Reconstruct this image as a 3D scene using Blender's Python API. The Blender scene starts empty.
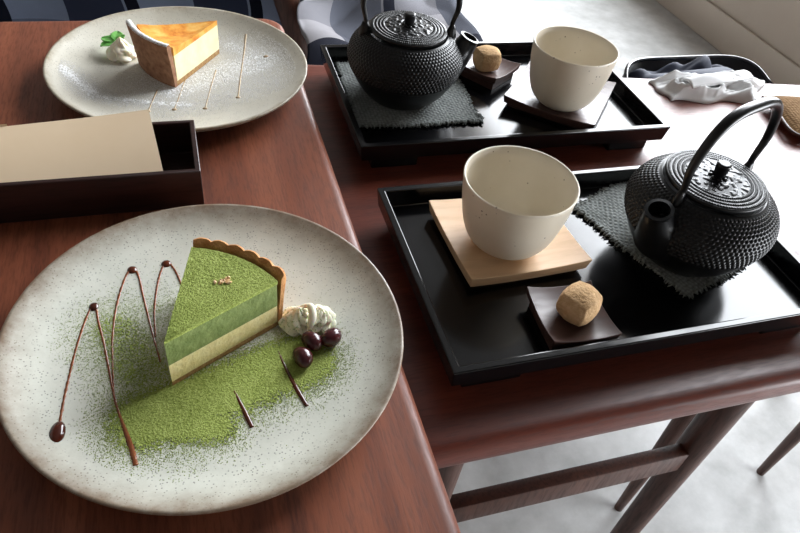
import bpy, bmesh, math, random
import numpy as np
from mathutils import Vector, Matrix, noise
random.seed(7); rng = np.random.default_rng(7)
C = bpy.context.scene.collection
PI = math.pi
T0 = 0.70            # top of the left table
R0 = T0 - 0.036      # top of the right table

# ------------------------------------------------------------------ camera
cam_d = bpy.data.cameras.new('camera'); cam = bpy.data.objects.new('camera', cam_d); C.objects.link(cam)
r_ = Vector((0.9541914442, -0.2766414209, 0.1139658369)); u_ = Vector((0.1158298790, 0.6927581278, 0.7118072882)); f_ = Vector((0.2758661394, 0.6659997753, -0.6930672207))
cam.matrix_world = Matrix(((r_.x, u_.x, -f_.x, 0), (r_.y, u_.y, -f_.y, 0), (r_.z, u_.z, -f_.z, T0 + 0.38823), (0, 0, 0, 1)))
cam_d.sensor_width = 36; cam_d.lens = 664.153 * 36 / 800; cam_d.clip_start = 0.02
bpy.context.scene.camera = cam

# ------------------------------------------------------------------ daylight and exposure
SKY = 13.0
EXPOSURE = 0.6
WIN = dict(v0=0.95, v1=4.4, z0=0.95, z1=2.95, u=2.07)
FILL_WIN = dict(v0=-1.60, v1=0.10, z0=0.16, z1=0.98)  # unseen low opening, added and shaped to brighten the floor under the tables
w = bpy.data.worlds.new('world'); bpy.context.scene.world = w; w.use_nodes = True
wn = w.node_tree.nodes; wl = w.node_tree.links
bg = wn['Background']; bg.inputs['Strength'].default_value = SKY
bg.inputs['Color'].default_value = (0.91, 0.95, 1.0, 1)
vs = bpy.context.scene.view_settings
vs.view_transform = 'Standard'; vs.look = 'None'; vs.gamma = 1; vs.exposure = EXPOSURE; vs.use_curve_mapping = False
def portal(name, loc, rot, sx, sy):
    l = bpy.data.lights.new(name, 'AREA'); l.shape = 'RECTANGLE'; l.size = sx; l.size_y = sy
    l.cycles.is_portal = True
    o = bpy.data.objects.new(name, l); C.objects.link(o); o.location = loc; o.rotation_euler = rot
portal('window_and_fill_daylight', (WIN['u'] + 0.1, (WIN['v0'] + WIN['v1']) / 2, (WIN['z0'] + WIN['z1']) / 2), (0, PI / 2, 0), WIN['z1'] - WIN['z0'], WIN['v1'] - WIN['v0'])

portal('window_and_fill_daylight', (WIN['u'] + 0.1, (FILL_WIN['v0'] + FILL_WIN['v1']) / 2, (FILL_WIN['z0'] + FILL_WIN['z1']) / 2), (0, PI / 2, 0), FILL_WIN['z1'] - FILL_WIN['z0'], FILL_WIN['v1'] - FILL_WIN['v0'])  # portal for the added fill opening

# ------------------------------------------------------------------ materials
def srgb(r, g, b):
    f = lambda c: (c / 255) / 12.92 if c / 255 <= 0.04045 else ((c / 255 + 0.055) / 1.055) ** 2.4
    return (f(r), f(g), f(b), 1)
class Mat:
    def __init__(s, name, rough=0.5, spec=0.5, color=(0.5, 0.5, 0.5, 1)):
        s.m = bpy.data.materials.new(name); s.m.use_nodes = True
        s.n = s.m.node_tree.nodes; s.l = s.m.node_tree.links; s.b = s.n['Principled BSDF']
        s.b.inputs['Roughness'].default_value = rough; s.b.inputs['Specular IOR Level'].default_value = spec
        s.b.inputs['Base Color'].default_value = color
        s.tc = s.n.new('ShaderNodeTexCoord')
    def node(s, t, **kw):
        n = s.n.new(t)
        for k, v in kw.items(): setattr(n, k, v)
        return n
    def link(s, a, b): s.l.new(a, b)
    def coords(s, scale=(1, 1, 1), src='Object'):
        mp = s.node('ShaderNodeMapping'); mp.inputs['Scale'].default_value = scale
        s.link(s.tc.outputs[src], mp.inputs['Vector']); return mp.outputs[0]
    def noise(s, scale, detail=4, rough=0.55, vec=None, dist=0.0):
        n = s.node('ShaderNodeTexNoise'); n.inputs['Scale'].default_value = scale; n.inputs['Detail'].default_value = detail
        n.inputs['Roughness'].default_value = rough; n.inputs['Distortion'].default_value = dist
        s.link(vec if vec is not None else s.tc.outputs['Object'], n.inputs['Vector']); return n.outputs['Fac']
    def voronoi(s, scale, vec=None, feature='F1', out='Distance'):
        n = s.node('ShaderNodeTexVoronoi', feature=feature); n.inputs['Scale'].default_value = scale
        s.link(vec if vec is not None else s.tc.outputs['Object'], n.inputs['Vector']); return n.outputs[out]
    def ramp(s, fac, stops):
        n = s.node('ShaderNodeValToRGB'); e = n.color_ramp.elements
        while len(e) < len(stops): e.new(0.5)
        for i, (p, c) in enumerate(stops):
            e[i].position = p; e[i].color = c if len(c) == 4 else (*c, 1)
        s.link(fac, n.inputs['Fac']); return n.outputs['Color']
    def math(s, op, a, b=None):
        n = s.node('ShaderNodeMath', operation=op)
        for i, x in enumerate((a, b)):
            if x is None: continue
            if isinstance(x, (int, float)): n.inputs[i].default_value = x
            else: s.link(x, n.inputs[i])
        return n.outputs[0]
    def mix(s, fac, a, b, blend='MIX'):
        n = s.node('ShaderNodeMix', data_type='RGBA', blend_type=blend)
        for sock, x in ((n.inputs[0], fac), (n.inputs[6], a), (n.inputs[7], b)):
            if isinstance(x, (int, float)): sock.default_value = x
            elif isinstance(x, tuple): sock.default_value = x
            else: s.link(x, sock)
        return n.outputs[2]
    def color(s, c): s.link(c, s.b.inputs['Base Color']); return s
    def rough(s, f): s.link(f, s.b.inputs['Roughness']); return s
    def bump(s, h, strength=0.3, dist=0.001):
        n = s.node('ShaderNodeBump'); n.inputs['Strength'].default_value = strength; n.inputs['Distance'].default_value = dist
        s.link(h, n.inputs['Height']); s.link(n.outputs[0], s.b.inputs['Normal']); return s
    def sub(s, w, rad=(0.01, 0.006, 0.003), scale=0.3):
        s.b.inputs['Subsurface Weight'].default_value = w; s.b.inputs['Subsurface Radius'].default_value = rad
        s.b.inputs['Subsurface Scale'].default_value = scale; return s
B1 = (0, 0, 0, 1); W1 = (1, 1, 1, 1)

def wood(name, dark, mid, light, axis, rough=0.32, spec=0.5, pores=0.6, fine=1.0):
    m = Mat(name, rough, spec)
    st = [1, 1, 1]; st[axis] = 0.06
    v = m.coords(tuple(st))
    big = m.noise(14 * fine, 4, 0.6, v, 0.6)
    st2 = [1, 1, 1]; st2[axis] = 0.11
    fin = m.noise(260 * fine, 3, 0.6, m.coords(tuple(st2)))
    col = m.ramp(big, [(0.3, dark), (0.5, mid), (0.72, light)])
    col2 = m.mix(m.ramp(fin, [(0.38, (0.55, 0.5, 0.48, 1)), (0.6, W1)]), (0, 0, 0, 1), col)
    n = m.node('ShaderNodeMix', data_type='RGBA', blend_type='MULTIPLY'); n.inputs[0].default_value = pores
    m.link(col, n.inputs[6]); m.link(m.ramp(fin, [(0.38, (0.36, 0.30, 0.27, 1)), (0.52, W1)]), n.inputs[7])
    m.color(n.outputs[2])
    m.rough(m.ramp(fin, [(0.3, (rough + 0.15,) * 3), (0.6, (rough,) * 3)]))
    m.bump(fin, 0.12, 0.0006)
    return m.m
M = {}
M['teak_left'] = wood('teak_left', srgb(92, 49, 34), srgb(124, 68, 46), srgb(146, 85, 59), 1, 0.38, 0.4, 0.42, 2.3)
M['teak_right'] = wood('teak_right', srgb(84, 40, 30), srgb(104, 50, 37), srgb(120, 62, 46), 0, 0.30, 0.5, 0.4, 2.2)
M['dark_wood'] = wood('dark_wood', srgb(58, 34, 25), srgb(78, 46, 34), srgb(94, 58, 43), 2, 0.4)
M['box_wood'] = wood('box_wood', srgb(34, 16, 14), srgb(44, 22, 19), srgb(54, 28, 24), 0, 0.35)
M['pale_wood'] = wood('pale_wood', srgb(206, 166, 124), srgb(222, 186, 146), srgb(232, 200, 162), 0, 0.45, 0.4, 0.12, 0.6)
M['brown_wood'] = wood('brown_wood', srgb(62, 42, 38), srgb(78, 54, 48), srgb(92, 66, 58), 0, 0.35, 0.5, 0.2, 0.8)

def concrete():
    m = Mat('concrete', 0.5, 0.3)
    a = m.noise(2.2, 6, 0.6); b = m.noise(14, 5, 0.65)
    c = m.ramp(a, [(0.3, srgb(190, 191, 190)), (0.55, srgb(204, 205, 204)), (0.75, srgb(214, 215, 214))])
    n = m.mix(0.55, c, m.ramp(b, [(0.3, srgb(182, 182, 180)), (0.7, W1)]), 'MULTIPLY')
    m.color(n); m.rough(m.ramp(b, [(0.3, (0.35,) * 3), (0.7, (0.55,) * 3)])); m.bump(b, 0.1, 0.002); return m.m
M['concrete'] = concrete()
def plaster(name, c1, c2):
    m = Mat(name, 0.8, 0.2); a = m.noise(3, 5); m.color(m.ramp(a, [(0.3, c1), (0.7, c2)])); m.bump(m.noise(60, 4), 0.1, 0.002); return m.m
M['plaster'] = plaster('plaster', srgb(186, 172, 158), srgb(196, 184, 170))
M['plinth'] = plaster('plinth', srgb(196, 184, 170), srgb(206, 194, 181))
M['room_wall'] = plaster('room_wall', srgb(130, 123, 116), srgb(138, 131, 124))
M['ceiling'] = plaster('ceiling', srgb(78, 76, 74), srgb(84, 82, 80))

def lacquer():
    m = Mat('black_lacquer', 0.16, 0.42, (0.003, 0.003, 0.0035, 1))
    m.rough(m.ramp(m.noise(30, 4), [(0.3, (0.13,) * 3), (0.7, (0.19,) * 3)])); return m.m
M['lacquer'] = lacquer()

def plate_mat(name, base1, base2, rim, speck=0.5, rim_in=0.118, rim_out=0.1352):
    m = Mat(name, 0.34, 0.45)
    sx = m.node('ShaderNodeSeparateXYZ'); m.link(m.tc.outputs['Object'], sx.inputs[0])
    r = m.math('SQRT', m.math('ADD', m.math('MULTIPLY', sx.outputs[0], sx.outputs[0]), m.math('MULTIPLY', sx.outputs[1], sx.outputs[1])))
    base = m.ramp(m.noise(26, 5, 0.6), [(0.32, base1), (0.68, base2)])
    d = m.voronoi(430)
    sp = m.ramp(d, [(0.13, (speck * 0.75,) * 3), (0.27, W1)])
    keep = m.ramp(m.noise(60, 3), [(0.34, B1), (0.52, W1)])
    col = m.mix(keep, base, m.mix(1.0, base, sp, 'MULTIPLY'))
    d2 = m.voronoi(260); sp2 = m.ramp(d2, [(0.06, (0.42, 0.38, 0.34, 1)), (0.12, W1)])
    col = m.mix(1.0, col, sp2, 'MULTIPLY')
    rn = m.math('ADD', r, m.math('MULTIPLY', m.math('SUBTRACT', m.noise(70, 5, 0.7), 0.5), 0.02))
    rm = m.node('ShaderNodeMapRange'); rm.inputs[1].default_value = rim_in; rm.inputs[2].default_value = rim_out; m.link(rn, rm.inputs[0])
    col = m.mix(m.math('POWER', rm.outputs[0], 1.6), col, rim)
    m.color(col); m.bump(m.noise(240, 3), 0.12, 0.0006); return m.m
M['plate_white'] = plate_mat('plate_white', srgb(204, 205, 193), srgb(218, 218, 206), srgb(124, 106, 88), 0.5, 0.108)
M['plate_grey'] = plate_mat('plate_grey', srgb(190, 185, 171), srgb(204, 200, 187), srgb(158, 146, 124), 0.7, 0.126, 0.136)

def ceramic():
    m = Mat('cream_glaze', 0.38, 0.4)
    base = m.ramp(m.noise(18, 4), [(0.3, srgb(214, 204, 184)), (0.7, srgb(224, 215, 198))])
    d = m.voronoi(170); keep = m.ramp(m.noise(40, 2), [(0.55, B1), (0.6, W1)])
    sp = m.ramp(d, [(0.08, srgb(96, 74, 50)), (0.16, W1)])
    m.color(m.mix(keep, base, m.mix(1.0, base, sp, 'MULTIPLY'))); m.bump(m.noise(90, 3), 0.06, 0.0008); return m.m
M['ceramic'] = ceramic()
def iron():
    m = Mat('cast_iron', 0.34, 0.30)
    m.color(m.ramp(m.noise(60, 4), [(0.3, (0.0030, 0.0031, 0.0034, 1)), (0.7, (0.0060, 0.0062, 0.0068, 1))]))
    m.bump(m.noise(500, 3), 0.15, 0.0004); return m.m
M['iron'] = iron()
def iron_smooth():
    m = Mat('cast_iron_handle', 0.30, 0.36)
    m.color(m.ramp(m.noise(50, 4), [(0.3, (0.0055, 0.0056, 0.0060, 1)), (0.7, (0.0090, 0.0094, 0.0100, 1))])); return m.m
M['iron_smooth'] = iron_smooth()
def weave(name, c1, c2, scale=260):
    m = Mat(name, 0.95, 0.1)
    v = m.coords((scale, scale, scale))
    ch = m.node('ShaderNodeTexVoronoi'); ch.inputs['Scale'].default_value = 1.0; ch.inputs['Randomness'].default_value = 0.35; m.link(v, ch.inputs['Vector'])
    m.color(m.mix(m.noise(35, 4), m.ramp(ch.outputs['Distance'], [(0.2, c2), (0.75, c1)]), m.ramp(ch.outputs['Distance'], [(0.2, c1), (0.7, c1)])))
    m.bump(ch.outputs['Distance'], 0.6, -0.0015); return m.m
M['mat_fibre'] = weave('grey_fibre', srgb(98, 102, 100), srgb(162, 166, 163))
def simple(name, c, rough=0.5, spec=0.5, bs=None, bstr=0.2, bd=0.001, var=None):
    m = Mat(name, rough, spec, c)
    if var: m.color(m.ramp(m.noise(var[0], 4), [(0.3, c), (0.7, var[1])]))
    if bs: m.bump(m.noise(bs, 4), bstr, bd)
    return m
M['paper'] = simple('cream_paper', srgb(220, 196, 164), 0.85, 0.15, var=(12, srgb(225, 203, 173))).m
M['napkin'] = simple('white_napkin', srgb(232, 232, 232), 0.9, 0.1, bs=120, var=(20, srgb(238, 238, 238))).m
M['sauce'] = simple('caramel_sauce', srgb(62, 24, 14), 0.12, 0.6, var=(60, srgb(96, 44, 20))).m
M['sauce_thin'] = simple('thin_caramel', srgb(112, 58, 30), 0.2, 0.5, var=(200, srgb(140, 82, 48))).m
M['pale_sauce'] = simple('pale_caramel', srgb(190, 168, 130), 0.3, 0.4, var=(150, srgb(168, 140, 104))).m
M['crust'] = simple('tart_crust', srgb(180, 120, 72), 0.8, 0.2, bs=500, bstr=0.7, bd=0.0012, var=(120, srgb(210, 158, 106))).m
M['crust_base'] = simple('tart_base', srgb(150, 112, 72), 0.9, 0.1, bs=600, bstr=0.8, bd=0.001, var=(300, srgb(186, 152, 106))).m
M['brown_crust'] = simple('brown_crust', srgb(124, 88, 66), 0.9, 0.15, bs=450, bstr=0.6, bd=0.001, var=(160, srgb(164, 124, 97))).m
M['custard'] = simple('pale_custard', srgb(226, 208, 146), 0.55, 0.35, bs=220, bstr=0.7, bd=0.0015, var=(160, srgb(236, 222, 168))).sub(0.15).m
M['matcha_cream'] = simple('matcha_cream', srgb(104, 120, 66), 0.6, 0.3, bs=200, bstr=0.7, bd=0.002, var=(130, srgb(130, 144, 86))).m
def matcha(name):
    m = Mat(name, 0.95, 0.1)
    a = m.noise(700, 4, 0.7); b = m.noise(60, 3)
    c = m.ramp(a, [(0.32, srgb(126, 142, 66)), (0.5, srgb(168, 182, 98)), (0.68, srgb(194, 206, 126))])
    m.color(m.mix(0.4, c, m.ramp(b, [(0.3, srgb(190, 196, 170)), (0.7, W1)]), 'MULTIPLY')); m.bump(a, 0.9, 0.0016); return m.m
M['matcha'] = matcha('matcha_powder')
M['matcha_grain'] = simple('matcha_grain', srgb(142, 158, 78), 0.95, 0.1, var=(400, srgb(172, 188, 108))).m
M['sugar'] = simple('icing_sugar', srgb(238, 238, 236), 0.95, 0.1).m
M['cheese'] = simple('cheesecake', srgb(244, 228, 178), 0.6, 0.3, bs=200, bstr=0.2, var=(80, srgb(247, 235, 196))).sub(0.15).m
def baked():
    m = Mat('baked_top', 0.45, 0.4); a = m.noise(70, 4, 0.6)
    m.color(m.ramp(a, [(0.3, srgb(204, 112, 36)), (0.48, srgb(236, 162, 66)), (0.7, srgb(246, 196, 108))])); m.bump(m.noise(150, 3), 0.3, 0.001); return m.m
M['baked'] = baked()
M['cream'] = simple('whipped_cream', srgb(240, 234, 214), 0.55, 0.35, bs=250, bstr=0.15).sub(0.25).m
def cream_dust():
    m = Mat('dusted_cream', 0.6, 0.3)
    k = m.ramp(m.noise(420, 3, 0.7), [(0.56, B1), (0.64, W1)])
    m.color(m.mix(k, srgb(240, 236, 214), srgb(150, 168, 96))); return m.sub(0.2).m
M['cream_dust'] = cream_dust()
M['bean'] = simple('bean_skin', srgb(54, 18, 22), 0.2, 0.6, bs=160, bstr=0.15, var=(70, srgb(78, 28, 30))).m
M['mint'] = simple('mint_green', srgb(92, 168, 74), 0.5, 0.4, bs=300, bstr=0.4, var=(120, srgb(130, 196, 100))).m
M['gold'] = simple('gold_flake', srgb(190, 132, 66), 0.35, 0.6, var=(600, srgb(240, 214, 166))).m
M['kinako'] = simple('roasted_flour', srgb(216, 182, 142), 0.95, 0.1, bs=420, bstr=0.8, bd=0.002, var=(220, srgb(198, 160, 116))).m
M['bag_black'] = simple('black_nylon', (0.012, 0.013, 0.016, 1), 0.5, 0.4, bs=60, bstr=0.2, var=(30, (0.02, 0.022, 0.027, 1))).m
M['bag_piping'] = simple('bag_piping', (0.03, 0.032, 0.036, 1), 0.22, 0.6).m
M['jacket'] = simple('navy_cloth', srgb(36, 40, 54), 0.7, 0.3, bs=120, bstr=0.3, var=(16, srgb(56, 62, 80))).m
M['tan_weave'] = weave('tan_weave', srgb(112, 84, 56), srgb(166, 134, 96), 240)
M['navy_seat'] = simple('dark_navy_fabric', srgb(30, 33, 44), 0.9, 0.2, bs=300, bstr=0.3, var=(40, srgb(40, 44, 58))).m
def plaid(name, light, mid, navy, sx, sy, off=0.0):
    m = Mat(name, 0.95, 0.1)
    uv = m.node('ShaderNodeSeparateXYZ'); m.link(m.tc.outputs['UV'], uv.inputs[0])
    fx = m.math('FRACT', m.math('ADD', m.math('MULTIPLY', uv.outputs[0], sx), off)); fy = m.math('FRACT', m.math('MULTIPLY', uv.outputs[1], sy))
    bx = m.math('GREATER_THAN', fx, 0.55); by = m.math('GREATER_THAN', fy, 0.55)
    n1 = m.noise(30, 5, 0.7)
    lt = m.mix(n1, light, tuple(min(1, x * 1.25) for x in light[:3]) + (1,))
    col = m.mix(bx, lt, mid); col = m.mix(m.math('MULTIPLY', by, 0.5), col, mid)
    nx = m.math('LESS_THAN', fy, 0.24); col = m.mix(nx, col, navy)
    st = m.math('MULTIPLY', m.math('GREATER_THAN', fx, 0.02), m.math('LESS_THAN', fx, 0.12)); col = m.mix(st, col, navy)
    m.color(col); m.bump(m.noise(500, 3), 0.5, 0.001); return m.m
M['plaid'] = plaid('plaid_wool', srgb(126, 124, 127), srgb(70, 72, 80), srgb(26, 28, 38), 1.6, 1.2, 0.25)
M['print_cloth'] = plaid('blue_print', srgb(112, 122, 142), srgb(48, 54, 72), srgb(18, 21, 32), 3.0, 2.0, 0.6)

# ------------------------------------------------------------------ helpers
def tag(o, label=None, cat=None, group=None, kind=None):
    if label: o['label'] = label
    if cat: o['category'] = cat
    if group: o['group'] = group
    if kind: o['kind'] = kind
    return o
def thing(name, loc, label, cat, rz=0.0, group=None):
    o = bpy.data.objects.new(name, None); C.objects.link(o); o.location = loc; o.rotation_euler = (0, 0, rz); o.empty_display_size = 0.02
    return tag(o, label, cat, group)
def obj(name, vf, m, parent=None, loc=None, smooth=True, uvs=None, sharp=None, rz=0.0):
    verts, faces = vf
    me = bpy.data.meshes.new(name); me.from_pydata([tuple(map(float, v)) for v in verts], [], [tuple(int(i) for i in f) for f in faces]); me.update()
    bm = bmesh.new(); bm.from_mesh(me); bmesh.ops.recalc_face_normals(bm, faces=bm.faces[:]); bm.to_mesh(me); bm.free()
    if smooth:
        me.polygons.foreach_set('use_smooth', [True] * len(me.polygons))
        if sharp is not None: me.set_sharp_from_angle(angle=math.radians(sharp))
    if uvs is not None:
        l = me.uv_layers.new(name='UVMap')
        for lp in me.loops: l.data[lp.index].uv = uvs[lp.vertex_index]
    o = bpy.data.objects.new(name, me); C.objects.link(o); me.materials.append(M[m])
    if parent: o.parent = parent
    if loc is not None: o.location = loc
    o.rotation_euler.z = rz
    return o
def merge(*parts):
    V = []; F = []
    for v, f in parts:
        k = len(V); V += [tuple(x) for x in v]; F += [tuple(i + k for i in t) for t in f]
    return V, F
def move(vf, d=(0, 0, 0), rz=0.0, s=(1, 1, 1), mtx=None):
    v = np.array(vf[0], float) * np.array(s)
    if mtx is not None: v = v @ np.array(mtx.to_3x3()).T
    if rz: c, t = math.cos(rz), math.sin(rz); v = np.stack([v[:, 0] * c - v[:, 1] * t, v[:, 0] * t + v[:, 1] * c, v[:, 2]], 1)
    return (v + np.array(d)).tolist(), vf[1]
def from_bm(bm):
    bm.verts.index_update(); r = ([tuple(v.co) for v in bm.verts], [tuple(v.index for v in f.verts) for f in bm.faces]); bm.free(); return r
def box(x0, x1, y0, y1, z0, z1, bev=0.0, seg=2):
    bm = bmesh.new(); bmesh.ops.create_cube(bm, size=1)
    for v in bm.verts: v.co = ((x0 + x1) / 2 + v.co.x * (x1 - x0), (y0 + y1) / 2 + v.co.y * (y1 - y0), (z0 + z1) / 2 + v.co.z * (z1 - z0))
    if bev: bmesh.ops.bevel(bm, geom=bm.edges[:], offset=bev, segments=seg, profile=0.5, affect='EDGES')
    return from_bm(bm)
def lathe(prof, seg=64, closed=False):
    V = []; F = []; rings = []
    for r, z in prof:
        if r < 1e-6: rings.append([len(V)]); V.append((0, 0, z))
        else:
            rings.append(list(range(len(V), len(V) + seg)))
            V += [(r * math.cos(2 * PI * i / seg), r * math.sin(2 * PI * i / seg), z) for i in range(seg)]
    pairs = list(zip(rings[:-1], rings[1:])) + ([(rings[-1], rings[0])] if closed else [])
    for a, b in pairs:
        for i in range(seg):
            j = (i + 1) % seg
            if len(a) == 1 and len(b) == 1: continue
            if len(a) == 1: F.append((a[0], b[i], b[j]))
            elif len(b) == 1: F.append((a[i], a[j], b[0]))
            else: F.append((a[i], a[j], b[j], b[i]))
    return V, F
def smooth_path(pts, n):
    P = np.array(pts, float); k = len(P)
    d = np.r_[0, np.cumsum(np.linalg.norm(np.diff(P, axis=0), axis=1))]
    out = []
    for s in np.linspace(0, d[-1], n):
        i = min(max(np.searchsorted(d, s) - 1, 0), k - 2); t = (s - d[i]) / max(d[i + 1] - d[i], 1e-9)
        p0, p1, p2, p3 = P[max(i - 1, 0)], P[i], P[i + 1], P[min(i + 2, k - 1)]
        out.append(0.5 * ((2 * p1) + (-p0 + p2) * t + (2 * p0 - 5 * p1 + 4 * p2 - p3) * t * t + (-p0 + 3 * p1 - 3 * p2 + p3) * t ** 3))
    return np.array(out)
def tube(pts, rad, seg=12, sx=1.0, up=(0, 0, 1), squash=1.0):
    P = np.array(pts, float); n = len(P)
    R = np.array(rad, float) if hasattr(rad, '__len__') else np.full(n, rad)
    if len(R) != n: R = np.interp(np.linspace(0, 1, n), np.linspace(0, 1, len(R)), R)
    T = np.gradient(P, axis=0); T /= np.linalg.norm(T, axis=1)[:, None] + 1e-12
    V = []; F = []; N = None
    for i in range(n):
        if N is None:
            a = np.array(up, float)
            if abs(a @ T[i]) > 0.95: a = np.array([1., 0, 0])
            N = a - (a @ T[i]) * T[i]
        else: N = N - (N @ T[i]) * T[i]
        N /= np.linalg.norm(N) + 1e-12; Bn = np.cross(T[i], N)
        for j in range(seg):
            t = 2 * PI * j / seg; V.append(P[i] + R[i] * (math.cos(t) * N * squash + math.sin(t) * Bn * sx))
    for i in range(n - 1):
        for j in range(seg):
            k = (j + 1) % seg; F.append((i * seg + j, i * seg + k, (i + 1) * seg + k, (i + 1) * seg + j))
    F.append(tuple(range(seg))[::-1]); F.append(tuple((n - 1) * seg + j for j in range(seg)))
    return [tuple(v) for v in V], F
def grid(nx, ny, fn):
    V = [fn(i / nx, j / ny) for j in range(ny + 1) for i in range(nx + 1)]
    F = [(j * (nx + 1) + i, j * (nx + 1) + i + 1, (j + 1) * (nx + 1) + i + 1, (j + 1) * (nx + 1) + i) for j in range(ny) for i in range(nx)]
    U = [(i / nx, j / ny) for j in range(ny + 1) for i in range(nx + 1)]
    return (V, F), U
def slab(nx, ny, top, bot):
    """closed sheet: top(u,v) and bot(u,v) surfaces joined round the rim"""
    (V, F), _ = grid(nx, ny, top); (V2, F2), _ = grid(nx, ny, bot)
    k = len(V); V = V + V2; F = F + [tuple(i + k for i in f[::-1]) for f in F2]
    W = nx + 1
    rim = [i for i in range(W)] + [j * W + nx for j in range(1, ny + 1)] + [ny * W + i for i in range(nx - 1, -1, -1)] + [j * W for j in range(ny - 1, 0, -1)]
    for a, b in zip(rim, rim[1:] + rim[:1]): F.append((a, b, b + k, a + k))
    return V, F
def rounded_slab(x0, x1, y0, y1, z0, z1, rc, bull, seg=8, back=None):
    """table top: plan corners rounded by rc, edges a soft bullnose; back = optional (y at x0, y at x1)"""
    yb = back or (y1, y1)
    cs = [(x0, y0), (x1, y0), (x1, yb[1]), (x0, yb[0])]
    out = []
    for k, (cx, cy) in enumerate(cs):
        sx = 1 if k in (0, 3) else -1; sy = 1 if k in (0, 1) else -1
        ox, oy = cx + sx * rc, cy + sy * rc
        a0 = [PI, 1.5 * PI, 0, 0.5 * PI][k]
        for i in range(seg + 1):
            a = a0 + i / seg * PI / 2; out.append((ox + rc * math.cos(a), oy + rc * math.sin(a)))
    P = np.array(out); n = len(P)
    T = np.roll(P, -1, 0) - np.roll(P, 1, 0); T /= np.linalg.norm(T, axis=1)[:, None]; N = np.stack([T[:, 1], -T[:, 0]], 1)
    V = []; F = []; h = (z1 - z0) / 2; zm = (z0 + z1) / 2; prof = []
    for a in np.linspace(-PI / 2, PI / 2, 13):
        c, s = math.cos(a), math.sin(a); e = 0.75
        prof.append((bull * (1 - abs(c) ** e), zm + h * math.copysign(abs(s) ** e, s)))
    for ins, z in prof:
        for p, nn in zip(P, N): V.append((p[0] - nn[0] * ins, p[1] - nn[1] * ins, z))
    m = len(prof)
    for i in range(m - 1):
        for j in range(n): k = (j + 1) % n; F.append((i * n + j, i * n + k, (i + 1) * n + k, (i + 1) * n + j))
    F.append(tuple(range(n))[::-1]); F.append(tuple((m - 1) * n + j for j in range(n)))
    return V, F
def leg(x, y, z0, z1, r0, r1, dx=0, dy=0, seg=20):
    pts = [(x + dx * (1 - t), y + dy * (1 - t), z0 + (z1 - z0) * t) for t in np.linspace(0, 1, 10)]
    return tube(pts, [r0 + (r1 - r0) * t for t in np.linspace(0, 1, 10)], seg)
def copy_tree(o, parent=None):
    c = o.copy(); C.objects.link(c); c.parent = parent
    for ch in list(o.children): copy_tree(ch, c)
    return c

# ------------------------------------------------------------------ the setting
def struct(name, vf, m, smooth=False):
    return tag(obj(name, vf, m, smooth=smooth), kind='structure')
UL, UR, VF, VB, H = -2.6, WIN['u'], -2.2, 5.6, 3.2
struct('floor', box(UL, UR, VF, VB, -0.05, 0), 'concrete')
struct('ceiling', box(UL, UR, VF, VB, H, H + 0.05), 'ceiling')
struct('wall_left', box(UL - 0.1, UL, VF, VB, 0, H), 'room_wall')
struct('wall_front', box(UL, UR, VF - 0.1, VF, 0, H), 'room_wall')
struct('wall_back', box(UL, UR, VB, VB + 0.1, 0, H), 'room_wall')
v0, v1, z0, z1 = WIN['v0'], WIN['v1'], WIN['z0'], WIN['z1']
struct('wall_right', merge(box(UR, UR + 0.12, VF, FILL_WIN['v0'], 0, H), box(UR, UR + 0.12, FILL_WIN['v0'], FILL_WIN['v1'], 0, FILL_WIN['z0']), box(UR, UR + 0.12, FILL_WIN['v0'], FILL_WIN['v1'], FILL_WIN['z1'], H), box(UR, UR + 0.12, FILL_WIN['v1'], v0, 0, H), box(UR, UR + 0.12, v1, VB, 0, H), box(UR, UR + 0.12, v0, v1, 0, z0), box(UR, UR + 0.12, v0, v1, z1, H)), 'plaster')
struct('baseboard_right', box(UR - 0.012, UR - 0.0005, VF, VB, 0.0005, 0.13, 0.003), 'plinth')
struct('trim_1', merge(box(UR - 0.03, UR + 0.02, v0 - 0.04, v1 + 0.04, z0 - 0.04, z0 - 0.0005, 0.004), box(UR + 0.02, UR + 0.1, v0, v0 + 0.03, z0, z1), box(UR + 0.02, UR + 0.1, v1 - 0.03, v1, z0, z1), box(UR + 0.02, UR + 0.1, v0 + 0.03, v1 - 0.03, z1 - 0.03, z1)), 'plinth')

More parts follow.
